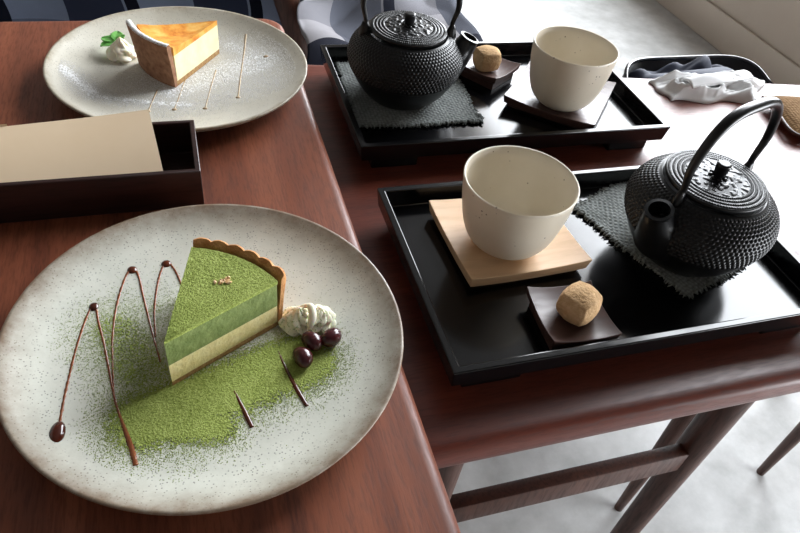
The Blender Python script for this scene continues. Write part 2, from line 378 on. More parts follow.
# ------------------------------------------------------------------ tables
def table_left():
    t = thing('dining_table', (-0.45, 0.25, 0), 'reddish-brown teak table on the left, carrying the two cake plates', 'table')
    L = lambda x, y: (x + 0.45, y - 0.25)
    obj('tabletop', rounded_slab(-0.58, 0.58, -0.55, 0.603, T0 - 0.028, T0, 0.03, 0.011), 'teak_left', t, sharp=40)
    for sx in (-1, 1):
        for sy in (-1, 1):
            obj('leg', leg(0.50 * sx, 0.02 + 0.5 * sy, 0.0, T0 - 0.028, 0.014, 0.022), 'dark_wood', t)
    for sy in (-1, 1):
        obj('apron', box(-0.478, 0.478, 0.02 + 0.5 * sy - 0.01, 0.02 + 0.5 * sy + 0.01, T0 - 0.085, T0 - 0.028, 0.002), 'dark_wood', t, sharp=40)
    return t
table_left()
def table_right():
    t = thing('side_table', (0.55, 0.48, 0), 'low red-brown teak table on the right, carrying the two black trays', 'table')
    ox, oy = 0.55, 0.48
    obj('tabletop', rounded_slab(0.105 - ox, 1.24 - ox, 0.216 - oy, 0, R0 - 0.029, R0, 0.025, 0.014, back=(0.80 - oy, 0.637 - oy)), 'teak_right', t, sharp=40)
    zt = R0 - 0.029
    for x, y in ((0.190, 0.279), (0.533, 0.285), (1.16, 0.285), (0.190, 0.69), (0.533, 0.64), (1.16, 0.56)):
        obj('leg', leg(x - ox, y - oy, 0, zt, 0.013, 0.0205), 'dark_wood', t)
    obj('stretcher', box(0.203 - ox, 0.520 - ox, 0.283 - 0.009 - oy, 0.283 + 0.009 - oy, 0.385, 0.424, 0.003), 'dark_wood', t, sharp=40)
    obj('stretcher', box(0.203 - ox, 0.520 - ox, 0.655 - 0.009 - oy, 0.655 + 0.009 - oy, 0.385, 0.424, 0.003), 'dark_wood', t, sharp=40)
    return t
table_right()
def stool():
    t = thing('wooden_stool', (0.81, 0.54, 0), 'dark wooden stool pushed under the right table, only its thin legs showing', 'stool')
    obj('seat', rounded_slab(-0.19, 0.19, -0.17, 0.17, 0.40, 0.43, 0.04, 0.012), 'dark_wood', t, sharp=40)
    for sx in (-1, 1):
        for sy in (-1, 1): obj('leg', leg(0.158 * sx, 0.155 * sy, 0, 0.40, 0.0075, 0.017), 'dark_wood', t)
stool()

# ------------------------------------------------------------------ plates
PN = (-0.003, 0.315); PF = (-0.002, 0.6968)
def plate_profile():
    return [(0, 0.003), (0.07, 0.003), (0.0725, 0.0), (0.079, 0.0), (0.081, 0.003), (0.10, 0.006), (0.118, 0.0105), (0.130, 0.0165), (0.1345, 0.0205), (0.1352, 0.0222),
            (0.1345, 0.0232), (0.1325, 0.0228), (0.127, 0.0195), (0.116, 0.0145), (0.103, 0.0112), (0.088, 0.0095), (0.06, 0.0088), (0.03, 0.0086), (0, 0.0086)]
_pp = sorted([p for p in plate_profile()[10:]])
def plate_z(r): return float(np.interp(r, [p[0] for p in _pp], [p[1] for p in _pp]))
def plate(name, loc, m, label):
    return tag(obj(name, lathe(plate_profile(), 128), m, loc=(*loc, T0)), label, 'plate')
plate('ceramic_plate', PN, 'plate_white', 'large speckled white plate with a brown rim, holding the green matcha tart')
plate('ceramic_plate', PF, 'plate_grey', 'large greyish-beige plate at the back, holding the baked cheesecake')

def on_plate(P, u, v): return T0 + plate_z(math.hypot(u - P[0], v - P[1]))
# ------------------------------------------------------------------ sauce
def ribbon(P, pts, rad, n=90, wob=0.18, lift=0.3):
    q = smooth_path([(a, b, 0) for a, b in pts], n)
    for p in q: p[2] = on_plate(P, p[0], p[1]) + 0.0002
    R = np.interp(np.linspace(0, 1, n), np.linspace(0, 1, len(rad)), rad) * (1 + wob * np.sin(np.arange(n) * 2.1) + wob * rng.uniform(-1, 1, n))
    return tube(q, R, 8, squash=0.55)
def blob(P, u, v, a, b, ang, h):
    V, F = lathe([(0, h), (0.35, h * 0.93), (0.7, h * 0.66), (0.92, h * 0.25), (1.0, 0.0), (0, -0.0003)], 24)
    V = np.array(V); V[:, 0] *= a; V[:, 1] *= b
    return move((V.tolist(), F), (u, v, on_plate(P, u, v)), ang)
D1 = [(-0.0982, 0.2608), (-0.0975, 0.2776), (-0.0956, 0.2968), (-0.0925, 0.3214), (-0.0884, 0.3432), (-0.0843, 0.3587), (-0.0824, 0.3623), (-0.0803, 0.3579), (-0.0787, 0.3461), (-0.075, 0.3269), (-0.0715, 0.3044), (-0.0669, 0.2751), (-0.0609, 0.2514), (-0.0569, 0.2363), (-0.0548, 0.225)]
D2 = [(-0.0681, 0.2816), (-0.069, 0.3082), (-0.0693, 0.3303), (-0.0675, 0.3537), (-0.0642, 0.3732), (-0.0601, 0.3883), (-0.0557, 0.3953), (-0.0515, 0.388), (-0.0483, 0.3652), (-0.0453, 0.3447), (-0.0424, 0.3253), (-0.0385, 0.3022)]
D3 = [(-0.0411, 0.325), (-0.0411, 0.3489), (-0.0391, 0.3688), (-0.0356, 0.3875), (-0.0308, 0.3989), (-0.0266, 0.3937), (-0.0227, 0.382), (-0.0193, 0.3653)]
D4 = [(0.0061, 0.2721), (0.0107, 0.2551), (0.015, 0.2381)]
D5 = [(0.0395, 0.303), (0.0431, 0.2817), (0.0479, 0.2611), (0.052, 0.2465)]
D6 = [(-0.0389, 0.292), (-0.0321, 0.2719), (-0.0258, 0.2512), (-0.0158, 0.2294)]
s = thing('caramel_drizzle', (PN[0], PN[1], T0), 'dark caramel sauce drizzled in tall zigzag loops on the white plate', 'sauce')
def under(o, vf): return move(vf, -np.array(o.location))
t_ = 0.00085
sm = merge(ribbon(PN, D1[:11], [0.0009, t_, t_]), ribbon(PN, D1[10:], [t_, 0.0007, 0.0010, 0.0018, 0.0015], wob=0.08), ribbon(PN, D2, [0.0006, t_, t_, 0.0006]), ribbon(PN, D3, [0.0006, t_, t_]))
obj('sauce_line', under(s, sm), 'sauce_thin', s)
for D in (D4, D5): obj('sauce_line', under(s, ribbon(PN, D, [0.0004, 0.0012, 0.0017, 0.0015], wob=0.08)), 'sauce', s)
for (u, v, a, b, g, h) in ((-0.0990, 0.2555, 0.0048, 0.0085, -0.1, 0.0028), (-0.0822, 0.3605, 0.0034, 0.0042, 0, 0.0016), (-0.0558, 0.3940, 0.0036, 0.0040, 0, 0.0016), (-0.0308, 0.3975, 0.0038, 0.0040, 0, 0.0016)):
    obj('sauce_drop', under(s, blob(PN, u, v, a, b, g, h)), 'sauce', s)
# pale drizzle on the far plate
s = thing('syrup_drizzle', (PF[0], PF[1], T0), 'thin pale golden syrup lines on the beige plate with the cheesecake', 'sauce')
for D, rr in (([(-0.0391, 0.6198), (-0.0345, 0.640), (-0.0292, 0.6618)], 0.0006), ([(-0.0142, 0.6212), (-0.006, 0.655), (0.0027, 0.6931)], 0.0006), ([(0.016, 0.6203), (0.025, 0.662), (0.034, 0.6998)], 0.0006), ([(0.0511, 0.6388), (0.058, 0.679), (0.066, 0.722), (0.0757, 0.7749)], 0.0008)):
    obj('syrup_line', under(s, ribbon(PF, D, [rr, rr, rr * 1.5], wob=0.1)), 'pale_sauce', s)
for (u, v, a) in ((-0.0391, 0.6198, 0.0026), (-0.0142, 0.6212, 0.0026), (0.016, 0.6203, 0.0026), (0.0511, 0.6388, 0.0026), (0.0925, 0.7235, 0.0034)):
    obj('syrup_drop', under(s, blob(PF, u, v, a, a * 0.8, 0, 0.0012)), 'pale_sauce', s)

# ------------------------------------------------------------------ powders
OCT = [(1, 0, 0), (-1, 0, 0), (0, 1, 0), (0, -1, 0), (0, 0, 1), (0, 0, -1)]
OF = [(0, 2, 4), (2, 1, 4), (1, 3, 4), (3, 0, 4), (2, 0, 5), (1, 2, 5), (3, 1, 5), (0, 3, 5)]
def grains(P, pts, smin, smax, flat=0.6):
    V = []; F = []
    for u, v in pts:
        sz = random.uniform(smin, smax); z = on_plate(P, u, v) + sz * 0.3; k = len(V); a = random.uniform(0, PI); c, t = math.cos(a), math.sin(a)
        for x, y, q in OCT: V.append((u + sz * (x * c - y * t), v + sz * (x * t + y * c) * 0.8, z + q * sz * flat))
        F += [tuple(i + k for i in f) for f in OF]
    return V, F
def seg_d(p, a, b):
    p = np.asarray(p); a = np.asarray(a); b = np.asarray(b); t = np.clip(((p - a) @ (b - a)) / ((b - a) @ (b - a)), 0, 1)
    return np.linalg.norm(p - (a + t[:, None] * (b - a)), axis=1)
def dens_green(p):
    d1 = seg_d(p, (-0.047, 0.258), (0.055, 0.285))      # band in front of the tart
    a = np.clip(1.55 - d1 / 0.030, 0, 1.1)
    d2 = seg_d(p, (-0.068, 0.335), (-0.028, 0.250))     # left of the tart
    b = np.clip(0.98 - d2 / 0.046, 0, 0.74)
    d4 = seg_d(p, (-0.050, 0.250), (-0.006, 0.243)); a = np.maximum(a, np.clip(1.25 - d4 / 0.024, 0, 1.0))
    d3 = seg_d(p, (-0.060, 0.345), (-0.015, 0.345)); c = np.clip(0.62 - d3 / 0.062, 0, 0.5)
    return np.maximum(np.maximum(a, b), c)
# closed layer where the powder lies thick
def powder_sheet(P, dens, u0, u1, v0, v1, n, thr):
    us = np.linspace(u0, u1, n); vv = np.linspace(v0, v1, int(n * (v1 - v0) / (u1 - u0)))
    idx = {}; V = []; F = []
    q = np.array([(a, b) for b in vv for a in us]); d = dens(q).reshape(len(vv), len(us))
    jit = rng.uniform(-0.22, 0.22, d.shape)
    on = d + jit * 0.9 > thr
    def vid(j, i):
        if (j, i) not in idx:
            idx[(j, i)] = len(V)
            V.append((us[i], vv[j], on_plate(P, us[i], vv[j]) + 0.00015 + 0.0006 * min(1, d[j, i]) * random.uniform(0.4, 1.0)))
        return idx[(j, i)]
    for j in range(len(vv) - 1):
        for i in range(len(us) - 1):
            if on[j, i]: F.append((vid(j, i), vid(j, i + 1), vid(j + 1, i + 1), vid(j + 1, i)))
    return V, F
pw = thing('matcha_powder', (PN[0], PN[1], T0), 'bright green matcha powder dusted in a drift across the white plate', 'powder')
tag(pw, kind='stuff')
obj('powder_layer', under(pw, powder_sheet(PN, dens_green, -0.095, 0.09, 0.215, 0.385, 210, 0.80)), 'matcha', pw)
cand = np.stack([rng.uniform(-0.115, 0.105, 190000), rng.uniform(0.205, 0.40, 190000)], 1)
d = dens_green(cand); keep = (rng.uniform(0, 1, len(d)) < d ** 1.5 * 0.85) | (rng.uniform(0, 1, len(d)) < 0.003)
keep &= np.hypot(cand[:, 0] - PN[0], cand[:, 1] - PN[1]) < 0.112
obj('powder_grains', under(pw, grains(PN, cand[keep][:64000], 0.00022, 0.00046)), 'matcha_grain', pw, smooth=False)
def dens_sugar(p, k=1.0):
    a = np.clip(0.92 - seg_d(p, (-0.01, 0.665), (0.085, 0.715)) / 0.075, 0, 0.76)
    b = np.clip(0.95 - seg_d(p, (-0.12, 0.70), (-0.09, 0.655)) / 0.024, 0, 0.9)
    c = np.clip(0.9 - seg_d(p, (-0.09, 0.650), (0.0, 0.628)) / 0.018, 0, 0.8)
    e = np.clip(0.85 - seg_d(p, (0.055, 0.752), (0.097, 0.715)) / 0.042, 0, 0.7)
    e = np.maximum(e, np.clip(0.8 - seg_d(p, (0.0, 0.636), (0.085, 0.672)) / 0.045, 0, 0.6))
    return np.maximum.reduce([a, b, c, e])
sg = thing('icing_sugar', (PF[0], PF[1], T0), 'white icing sugar sprinkled over the beige plate with the cheesecake', 'sugar')
tag(sg, kind='stuff')
obj('sugar_layer', under(sg, powder_sheet(PF, dens_sugar, -0.125, 0.12, 0.605, 0.785, 230, 0.80)), 'sugar', sg)
cand = np.stack([rng.uniform(-0.13, 0.125, 110000), rng.uniform(0.60, 0.79, 110000)], 1)
keep = (rng.uniform(0, 1, len(cand)) < dens_sugar(cand) * 0.95) & (np.hypot(cand[:, 0] - PF[0], cand[:, 1] - PF[1]) < 0.122)
obj('sugar_grains', under(sg, grains(PF, cand[keep][:48000], 0.0003, 0.00066, 0.35)), 'sugar', sg, smooth=False)

# ------------------------------------------------------------------ matcha tart
def wedge_pts(R, a0, a1, n, rfun=None):
    return [(R * (rfun(t) if rfun else 1) * math.cos(a0 + (a1 - a0) * t), R * (rfun(t) if rfun else 1) * math.sin(a0 + (a1 - a0) * t)) for t in np.linspace(0, 1, n)]
def wedge(R, a0, a1, z0, z1, n=24, tip=0.0, zfun=None, bev=0.0008, rows=10):
    """sector prism with its tip at the origin, a finely split top that zfun may dish"""
    V = []; F = []
    radii = [max(tip, 1e-4) + (R - max(tip, 1e-4)) * i / rows for i in range(rows + 1)]
    for lay in (0, 1):
        for i, r in enumerate(radii):
            for j in range(n + 1):
                t = a0 + (a1 - a0) * j / n; x, y = r * math.cos(t), r * math.sin(t)
                z = z0 if lay == 0 else (z1 + (zfun(r / R, j / n) if zfun else 0)); V.append((x, y, z))
    W = n + 1; K = (rows + 1) * W
    for i in range(rows):
        for j in range(n):
            a = i * W + j; q = (a, a + 1, a + W + 1, a + W)
            F.append(q[::-1]); F.append(tuple(k + K for k in q))
    for i in range(rows):
        for j in (0, n):
            a = i * W + j; F.append((a, a + W, a + W + K, a + K))
    for i in (0, rows):
        for j in range(n):
            a = i * W + j; F.append((a, a + 1, a + 1 + K, a + K))
    return V, F
A0, A1, RT = math.radians(27.5), math.radians(75.0), 0.0885
zp = plate_z(0.05) + 0.0004
tart = thing('matcha_tart_slice', (-0.0315, 0.2805, T0 + zp), 'green matcha tart wedge with a scalloped crust and pale custard layer, on the white plate', 'tart')
hb, hc, hm = 0.0042, 0.0215, 0.0435
obj('tart_base', wedge(RT - 0.003, A0, A1, 0, hb), 'crust_base', tart, sharp=40)
obj('custard_layer', wedge(RT - 0.0035, A0 + 0.004, A1 - 0.004, hb, hc), 'custard', tart, sharp=40)
obj('matcha_layer', wedge(RT - 0.0035, A0, A1, hc, hm), 'matcha_cream', tart, sharp=40)
obj('powder_topping', wedge(RT - 0.0030, A0 - 0.003, A1 + 0.003, hm, hm + 0.0015, 90, zfun=lambda a, b: 0.0006 * random.random() + 0.0012 * a, rows=90), 'matcha', tart, sharp=60)
def crust_wall(R, a0, a1, th, z0, z1, nsc, amp, n=110, flare=0.004):
    V = []; F = []
    prof = [(-th, z0 + 0.004), (-th * 0.9, z0 + (z1 - z0) * 0.6), (-th * 0.95, z1 - 0.004), (-th * 0.85, z1 - 0.001), (-th * 0.45, z1 + 0.0008), (0.0, z1 + 0.0002), (0.0007, z1 - 0.003), (0.0, z0 + (z1 - z0) * 0.6), (0.0, z0), (-th, z0)]
    for j in range(n + 1):
        t = j / n; a = a0 + (a1 - a0) * t
        sc = abs(math.sin(PI * nsc * t)) ** 0.75
        for k, (dr, z) in enumerate(prof):
            h = (z - z0) / (z1 - z0); rr = R + dr + flare * h + amp * sc * (0.5 + 0.5 * h) * (1 if k >= 3 and k <= 8 else 0.55)
            zz = z + (0.0012 * sc * h + 0.0004 * noise.noise((a * 40, z * 300, 3)) if h > 0.7 else 0)
            V.append((rr * math.cos(a), rr * math.sin(a), zz))
    m = len(prof)
    for j in range(n):
        for k in range(m): q = (k + 1) % m; F.append((j * m + k, j * m + q, (j + 1) * m + q, (j + 1) * m + k))
    F.append(tuple(range(m))); F.append(tuple(n * m + k for k in range(m)))
    return V, F
obj('crust', crust_wall(RT, A0, A1, 0.0036, 0, 0.0474, 6.0, 0.0016), 'crust', tart, sharp=60)
fl = []
for i in range(9):
    x, y = random.uniform(-0.005, 0.005), random.uniform(-0.0025, 0.0025)
    b_ = from_bm((lambda b: (bmesh.ops.create_icosphere(b, subdivisions=1, radius=1), b)[1])(bmesh.new()))
    b_ = ([tuple(np.array(k) * random.uniform(0.55, 1.35)) for k in b_[0]], b_[1])
    fl.append(move(b_, (0.0395 + x, 0.0455 + y, hm + 0.0032), random.uniform(0, 3), (random.uniform(0.0012, 0.0026), random.uniform(0.0010, 0.0019), random.uniform(0.0006, 0.0013))))
tag(obj('gold_flake', merge(*fl), 'gold', tart, smooth=False), 'pale golden flakes at the middle of the tart top')

# ------------------------------------------------------------------ cheesecake
zc_ = plate_z(0.05) + 0.0004
cake = thing('cheesecake_slice', (0.0412, 0.7370, T0 + zc_), 'baked cheesecake wedge with an orange-brown top and sugared brown crust, on the beige plate', 'cake')
B0, B1_ = math.radians(190.5), math.radians(234.5); RB = 0.0860
dish = lambda a, b: 0.0040 * a ** 4 - 0.0030 * math.sin(PI * a) * math.sin(PI * b) + 0.0006 * noise.noise((a * 6, b * 5, 1))
obj('crumb_base', wedge(RB, B0, B1_, 0, 0.0055), 'crust_base', cake, sharp=40)
obj('filling', wedge(RB - 0.001, B0, B1_, 0.0055, 0.0340), 'cheese', cake, sharp=40)
obj('baked_top', wedge(RB - 0.0008, B0, B1_, 0.0340, 0.0392, 30, zfun=dish, rows=24), 'baked', cake, sharp=50)
obj('crust', crust_wall(RB + 0.0035, B0, B1_, 0.0060, 0, 0.0480, 0.0, 0.0, flare=0.0055), 'brown_crust', cake, sharp=50)
def rim_sugar():
    V = []; F = []
    n = 60
    for j in range(n + 1):
        a = B0 + (B1_ - B0) * j / n
        for k in range(6):
            x = k / 5; r = RB + 0.0036 + 0.0058 * x; z = 0.0484 + 0.0005 * math.sin(PI * x) + 0.0006 * random.random()
            V.append((r * math.cos(a), r * math.sin(a), z - (0.0010 if k in (0, 5) else 0)))
    for j in range(n):
        for k in range(5): F.append((j * 6 + k, j * 6 + k + 1, (j + 1) * 6 + k + 1, (j + 1) * 6 + k))
    return V, F
tag(obj('sugar_dusting', rim_sugar(), 'sugar', cake, sharp=70), 'white sugar along the top of the crust')

# ------------------------------------------------------------------ cream, beans, mint
def swirl(R, Hh, lobes, twist, n=96, m=40, tipk=1.0):
    V = []; F = []
    for i in range(m + 1):
        t = i / m
        r0 = R * (1 - t ** 1.6) * (1.0 if t > 0.12 else 0.86 + 0.14 * t / 0.12); z = Hh * t
        for j in range(n):
            a = 2 * PI * j / n; k = 1 + 0.36 * abs(math.cos(lobes / 2 * (a + twist * t))) ** 0.8 - 0.20 + 0.09 * math.sin(3 * 2 * PI * t + a)
            r = r0 * k + 0.0006 * noise.noise((a * 2, t * 8, 5)) * (1 - t)
            V.append((r * math.cos(a) + 0.0015 * t, r * math.sin(a), z))
    for i in range(m):
        for j in range(n): q = (j + 1) % n; F.append((i * n + j, i * n + q, (i + 1) * n + q, (i + 1) * n + j))
    F.append(tuple(range(n))[::-1]); F.append(tuple(m * n + j for j in range(n)))
    return V, F
cx, cy = 0.0655, 0.3165
zz = on_plate(PN, cx, cy)
cr = thing('whipped_cream', (cx, cy, zz), 'ruffled whipped cream dollop dusted with green beside the matcha tart', 'cream')
obj('piped_rosette', move(swirl(0.0130, 0.0165, 7, 2.2), (-0.0070, 0.0025, 0.0003)), 'cream_dust', cr)
obj('piped_rosette', move(swirl(0.0120, 0.0145, 8, -2.0), (0.0080, 0.0020, 0.0003)), 'cream_dust', cr)
obj('cream_fold', tube(smooth_path([(-0.004, 0.008, 0.012), (0.002, 0.003, 0.0165), (0.0025, -0.004, 0.013), (-0.001, -0.010, 0.006)], 24), [0.0012, 0.0028, 0.0030, 0.0016], 12, squash=0.8), 'cream', cr)
def bean_mesh():
    bm = bmesh.new(); bmesh.ops.create_uvsphere(bm, u_segments=28, v_segments=16, radius=1)
    for v in bm.verts:
        x, y, z = v.co; v.co = (x * 0.0088, y * 0.0066 + 0.0010 * (x * x) - 0.0005, z * 0.0060)
    return from_bm(bm)
bm0 = bean_mesh()
for (u, v, rz, name, lab) in ((0.0555, 0.2830, 1.9, 'adzuki_bean', 'glossy dark red bean lowest on the plate, nearest the matcha tart'),
                             (0.0645, 0.2960, 2.1, 'adzuki_bean', 'glossy dark red bean in the middle of the three, against the cream'),
                             (0.0785, 0.2968, 0.5, 'adzuki_bean', 'glossy dark red bean farthest right, away from the matcha tart')):
    tag(obj(name, bm0, 'bean', loc=(u, v, on_plate(PN, u, v) + 0.0058), rz=rz), lab, 'bean', 'red beans by the cream')
cx, cy = -0.0640, 0.7345; zz = on_plate(PF, cx, cy)
cr = thing('whipped_cream', (cx, cy, zz), 'small white whipped cream curl behind the cheesecake crust', 'cream')
obj('piped_rosette', swirl(0.0150, 0.0235, 6, 1.6), 'cream', cr)
obj('cream_curl', tube(smooth_path([(0.0055 * math.cos(a) + 0.004, -0.0105 + 0.002 * math.sin(a), 0.0065 + 0.0048 * math.sin(a)) for a in np.linspace(0.3, 5.6, 14)], 40), [0.0016, 0.0030, 0.0030, 0.0018], 10), 'cream', cr)
mt = thing('mint_sprig', (-0.0670, 0.7440, zz + 0.013), 'green mint sprig tucked in the whipped cream on the beige plate', 'garnish')
for a, L, el in ((2.5, 0.020, -0.05), (3.5, 0.018, -0.10), (1.5, 0.017, 0.25), (0.6, 0.012, 0.35)):
    def lf(x, y, a=a, L=L, el=el):
        s_ = (y - 0.5) * 2; wd = 0.40 * L * math.sin(PI * min(1, x * 0.97 + 0.02)) ** 0.8 * (1 + 0.15 * math.sin(x * 40))
        p = Vector((L * x, s_ * wd, 0.0012 * abs(s_) + 0.001 * math.sin(x * PI)))
        p = Matrix.Rotation(a, 3, 'Z') @ (Matrix.Rotation(-el, 3, 'Y') @ p); return tuple(p)
    top, _ = grid(14, 8, lf)
    obj('leaf', slab(14, 8, lf, lambda x, y, lf=lf: tuple(np.array(lf(x, y)) - np.array((0, 0, 0.0004)))), 'mint', mt)
obj('stem', tube([(0, 0, 0.001), (0.001, -0.002, -0.004), (0.002, -0.004, -0.008)], 0.0007, 8), 'mint', mt)

# ------------------------------------------------------------------ napkin box
def open_box(x0, x1, y0, y1, h, th, floor):
    V = [(x0, y0, 0), (x1, y0, 0), (x1, y1, 0), (x0, y1, 0), (x0, y0, h), (x1, y0, h), (x1, y1, h), (x0, y1, h),
         (x0 + th, y0 + th, h), (x1 - th, y0 + th, h), (x1 - th, y1 - th, h), (x0 + th, y1 - th, h), (x0 + th, y0 + th, floor), (x1 - th, y0 + th, floor), (x1 - th, y1 - th, floor), (x0 + th, y1 - th, floor)]
    F = [(3, 2, 1, 0), (0, 1, 5, 4), (1, 2, 6, 5), (2, 3, 7, 6), (3, 0, 4, 7), (4, 5, 9, 8), (5, 6, 10, 9), (6, 7, 11, 10), (7, 4, 8, 11), (8, 9, 13, 12), (9, 10, 14, 13), (10, 11, 15, 14), (11, 8, 12, 15), (12, 13, 14, 15)]
    return V, F
def bevel_mesh(o, w=0.001, seg=2):
    md = o.modifiers.new('bevel', 'BEVEL'); md.width = w; md.segments = seg; md.limit_method = 'ANGLE'
    o.data.polygons.foreach_set('use_smooth', [True] * len(o.data.polygons)); o.data.set_sharp_from_angle(angle=math.radians(50))
    return o
BX = thing('napkin_box', (-0.12, 0.4755, T0), 'dark red-brown open wooden box between the two plates, holding cream paper', 'box')
o = bevel_mesh(obj('box_body', open_box(-0.125, 0.1235, 0.0, 0.0800, 0.038, 0.0045, 0.005), 'box_wood', BX), 0.0008)
def sheet(P00, P10, P11, P01, th, sag=0.0, n=14, ph=0.0):
    P00, P10, P11, P01 = map(np.array, (P00, P10, P11, P01))
    def top(x, y): p = (P00 * (1 - x) + P10 * x) * (1 - y) + (P01 * (1 - x) + P11 * x) * y; return tuple(p + np.array((0, 0, th + sag * math.sin(PI * y) + 0.0006 * math.sin(6 * x + ph))))
    def bot(x, y): p = np.array(top(x, y)); return tuple(p - np.array((0, 0, th)))
    return slab(n, n, top, bot)
pn = thing('paper_napkin', (-0.12, 0.515, T0 + 0.02), 'cream folded paper napkin lying across the dark box, front one', 'napkin')
def lp(x, y, z): return (x + 0.12, y - 0.515, z - 0.02)
obj('fold', sheet(lp(-0.235, 0.4825, 0.030), lp(-0.0265, 0.4835, 0.031), lp(-0.0345, 0.556, 0.0500), lp(-0.235, 0.5450, 0.0390), 0.0006, 0.002), 'paper', pn, sharp=40)
obj('fold', sheet(lp(-0.235, 0.4815, 0.0275), lp(-0.10, 0.4825, 0.029), lp(-0.10, 0.548, 0.0385), lp(-0.235, 0.548, 0.0375), 0.0006, 0.001, ph=1.0), 'paper', pn, sharp=40)
pn2 = tag(obj('paper_napkin', move(sheet((-0.235, 0.5515, 0.012), (-0.1450, 0.5515, 0.012), (-0.1490, 0.5528, 0.0455), (-0.235, 0.5528, 0.0435), 0.0006), (0.19, -0.55, 0)), 'paper', loc=(-0.19, 0.5483, T0), sharp=40), 'cream paper corner standing at the far left edge of the box behind the other', 'napkin')

# ------------------------------------------------------------------ trays
TW, TL, ZR = 0.3757, 0.2226, 0.036
def tray(loc, rz, label):
    t = thing('serving_tray', (loc[0], loc[1], R0), label, 'tray', rz, 'black lacquer trays')
    h0, h1, th, fl_ = 0.0160, ZR, 0.0068, 0.0185
    i0 = -0.0005
    def ring(ins, z): return [(ins, ins, z), (TW - ins, ins, z), (TW - ins, TL - ins, z), (ins, TL - ins, z)]
    rings = [ring(i0 + 0.003, h0), ring(0.0, h1), ring(th, h1), ring(th + 0.0028, fl_)]
    V = sum(rings, []); F = [(3, 2, 1, 0)]
    for i in range(3):
        for j in range(4): k = (j + 1) % 4; F.append((i * 4 + j, i * 4 + k, i * 4 + 4 + k, i * 4 + 4 + j))
    F.append((12, 13, 14, 15))
    bevel_mesh(obj('tray_body', (V, F), 'lacquer', t), 0.0012, 3)
    for x in (0.016, TW - 0.016 - 0.052):
        bevel_mesh(obj('foot', box(x, x + 0.052, 0.010, TL - 0.010, 0.0, h0), 'lacquer', t), 0.0015)
    return t
tray((0.1624, 0.2580), math.radians(0.0), 'black lacquer tray nearer the camera, with the pale coaster and the teapot on its right')
tray((0.1637, 0.5481), math.radians(-0.3), 'black lacquer tray at the back, with the teapot at its left end')
TF = R0 + 0.0185       # tray floor

# ------------------------------------------------------------------ coasters and cups
def curved_square(w, l, th, dish_, n=24, cor=0.0):
    def zt(x, y): a = (2 * x - 1); b = (2 * y - 1); return dish_ * (0.5 * abs(a) ** 2.2 + 0.5 * abs(b) ** 2.2)
    inset = lambda k: k
    def top(x, y): return ((x - 0.5) * w, (y - 0.5) * l, th + zt(x, y))
    def bot(x, y): return ((x - 0.5) * w * 0.965, (y - 0.5) * l * 0.965, 0.0 + zt(x, y) * 0.55)
    return slab(n, n, top, bot)
def coaster(loc, rz, m, label, w, l, th, dish_, name='cup_coaster', cat='coaster', fh=0.0022, fw=0.44):
    t = thing(name, (*loc, TF), label, cat, rz)
    bevel_mesh(obj('board', move(curved_square(w, l, th, dish_), (0, 0, fh)), m, t), 0.0006)
    bevel_mesh(obj('foot', box(-w * fw, w * fw, -l * fw, l * fw, 0, fh + 0.0005), m, t), 0.0005)
    return t
coaster((0.2680, 0.4035), math.radians(2.0), 'pale_wood', 'pale wooden square coaster with curved edges under the nearer tea cup', 0.1190, 0.1070, 0.0095, 0.0062)
coaster((0.4425, 0.6435), math.radians(-41.5), 'brown_wood', 'dark brown square coaster with curved edges under the far tea cup', 0.1130, 0.1210, 0.0070, 0.0075)
coaster((0.2815, 0.2985), math.radians(-3.0), 'brown_wood', 'small dark brown square dish under the nearer brown sweet', 0.0600, 0.0600, 0.0045, 0.0085, 'sweet_dish', 'dish', 0.0075, 0.42)
coaster((0.3700, 0.7090), math.radians(35.0), 'brown_wood', 'small dark brown square dish under the far brown sweet', 0.0600, 0.0600, 0.0045, 0.0085, 'sweet_dish', 'dish', 0.0075, 0.42)

def cup(loc, zb, rz, label):
    ht = (T0 + 0.067) - zb
    out = [(0, 0.002), (0.0165, 0.002), (0.0180, 0.0), (0.0215, 0.0), (0.0228, 0.0025), (0.0300, 0.0065), (0.0370, 0.0150), (0.0420, 0.0275), (0.0452, 0.042), (0.0475, 0.056), (0.0487, ht - 0.004), (0.0493, ht - 0.0010), (0.0486, ht)]
    out = [(0, 0.002), (0.0165, 0.002), (0.0180, 0.0), (0.0215, 0.0)] + [(p[0], p[2]) for p in smooth_path([(a_, 0, b_) for a_, b_ in out[4:11]], 40)] + out[11:]
    inn = [(0.0473, ht - 0.001), (0.0455, ht - 0.010), (0.0428, 0.043), (0.0390, 0.027), (0.0330, 0.0155), (0.0240, 0.009), (0.012, 0.0065), (0, 0.006)]
    V, F = lathe(out + inn, 96)
    V = [(x * (1 + 0.006 * math.sin(2 * math.atan2(y, x) + 1)), y * (1 + 0.004 * math.sin(3 * math.atan2(y, x))), z) for x, y, z in V]
    return tag(obj('tea_cup', (V, F), 'ceramic', loc=(*loc, zb), rz=rz), label, 'cup', 'speckled cream tea cups')
cup((0.2593, 0.3928), TF + 0.0121, 0.0, 'cream speckled tea cup on the pale square coaster, nearer the camera')
cup((0.4289, 0.6220), TF + 0.0100, 1.2, 'cream tea cup on the dark brown coaster, on the back tray')

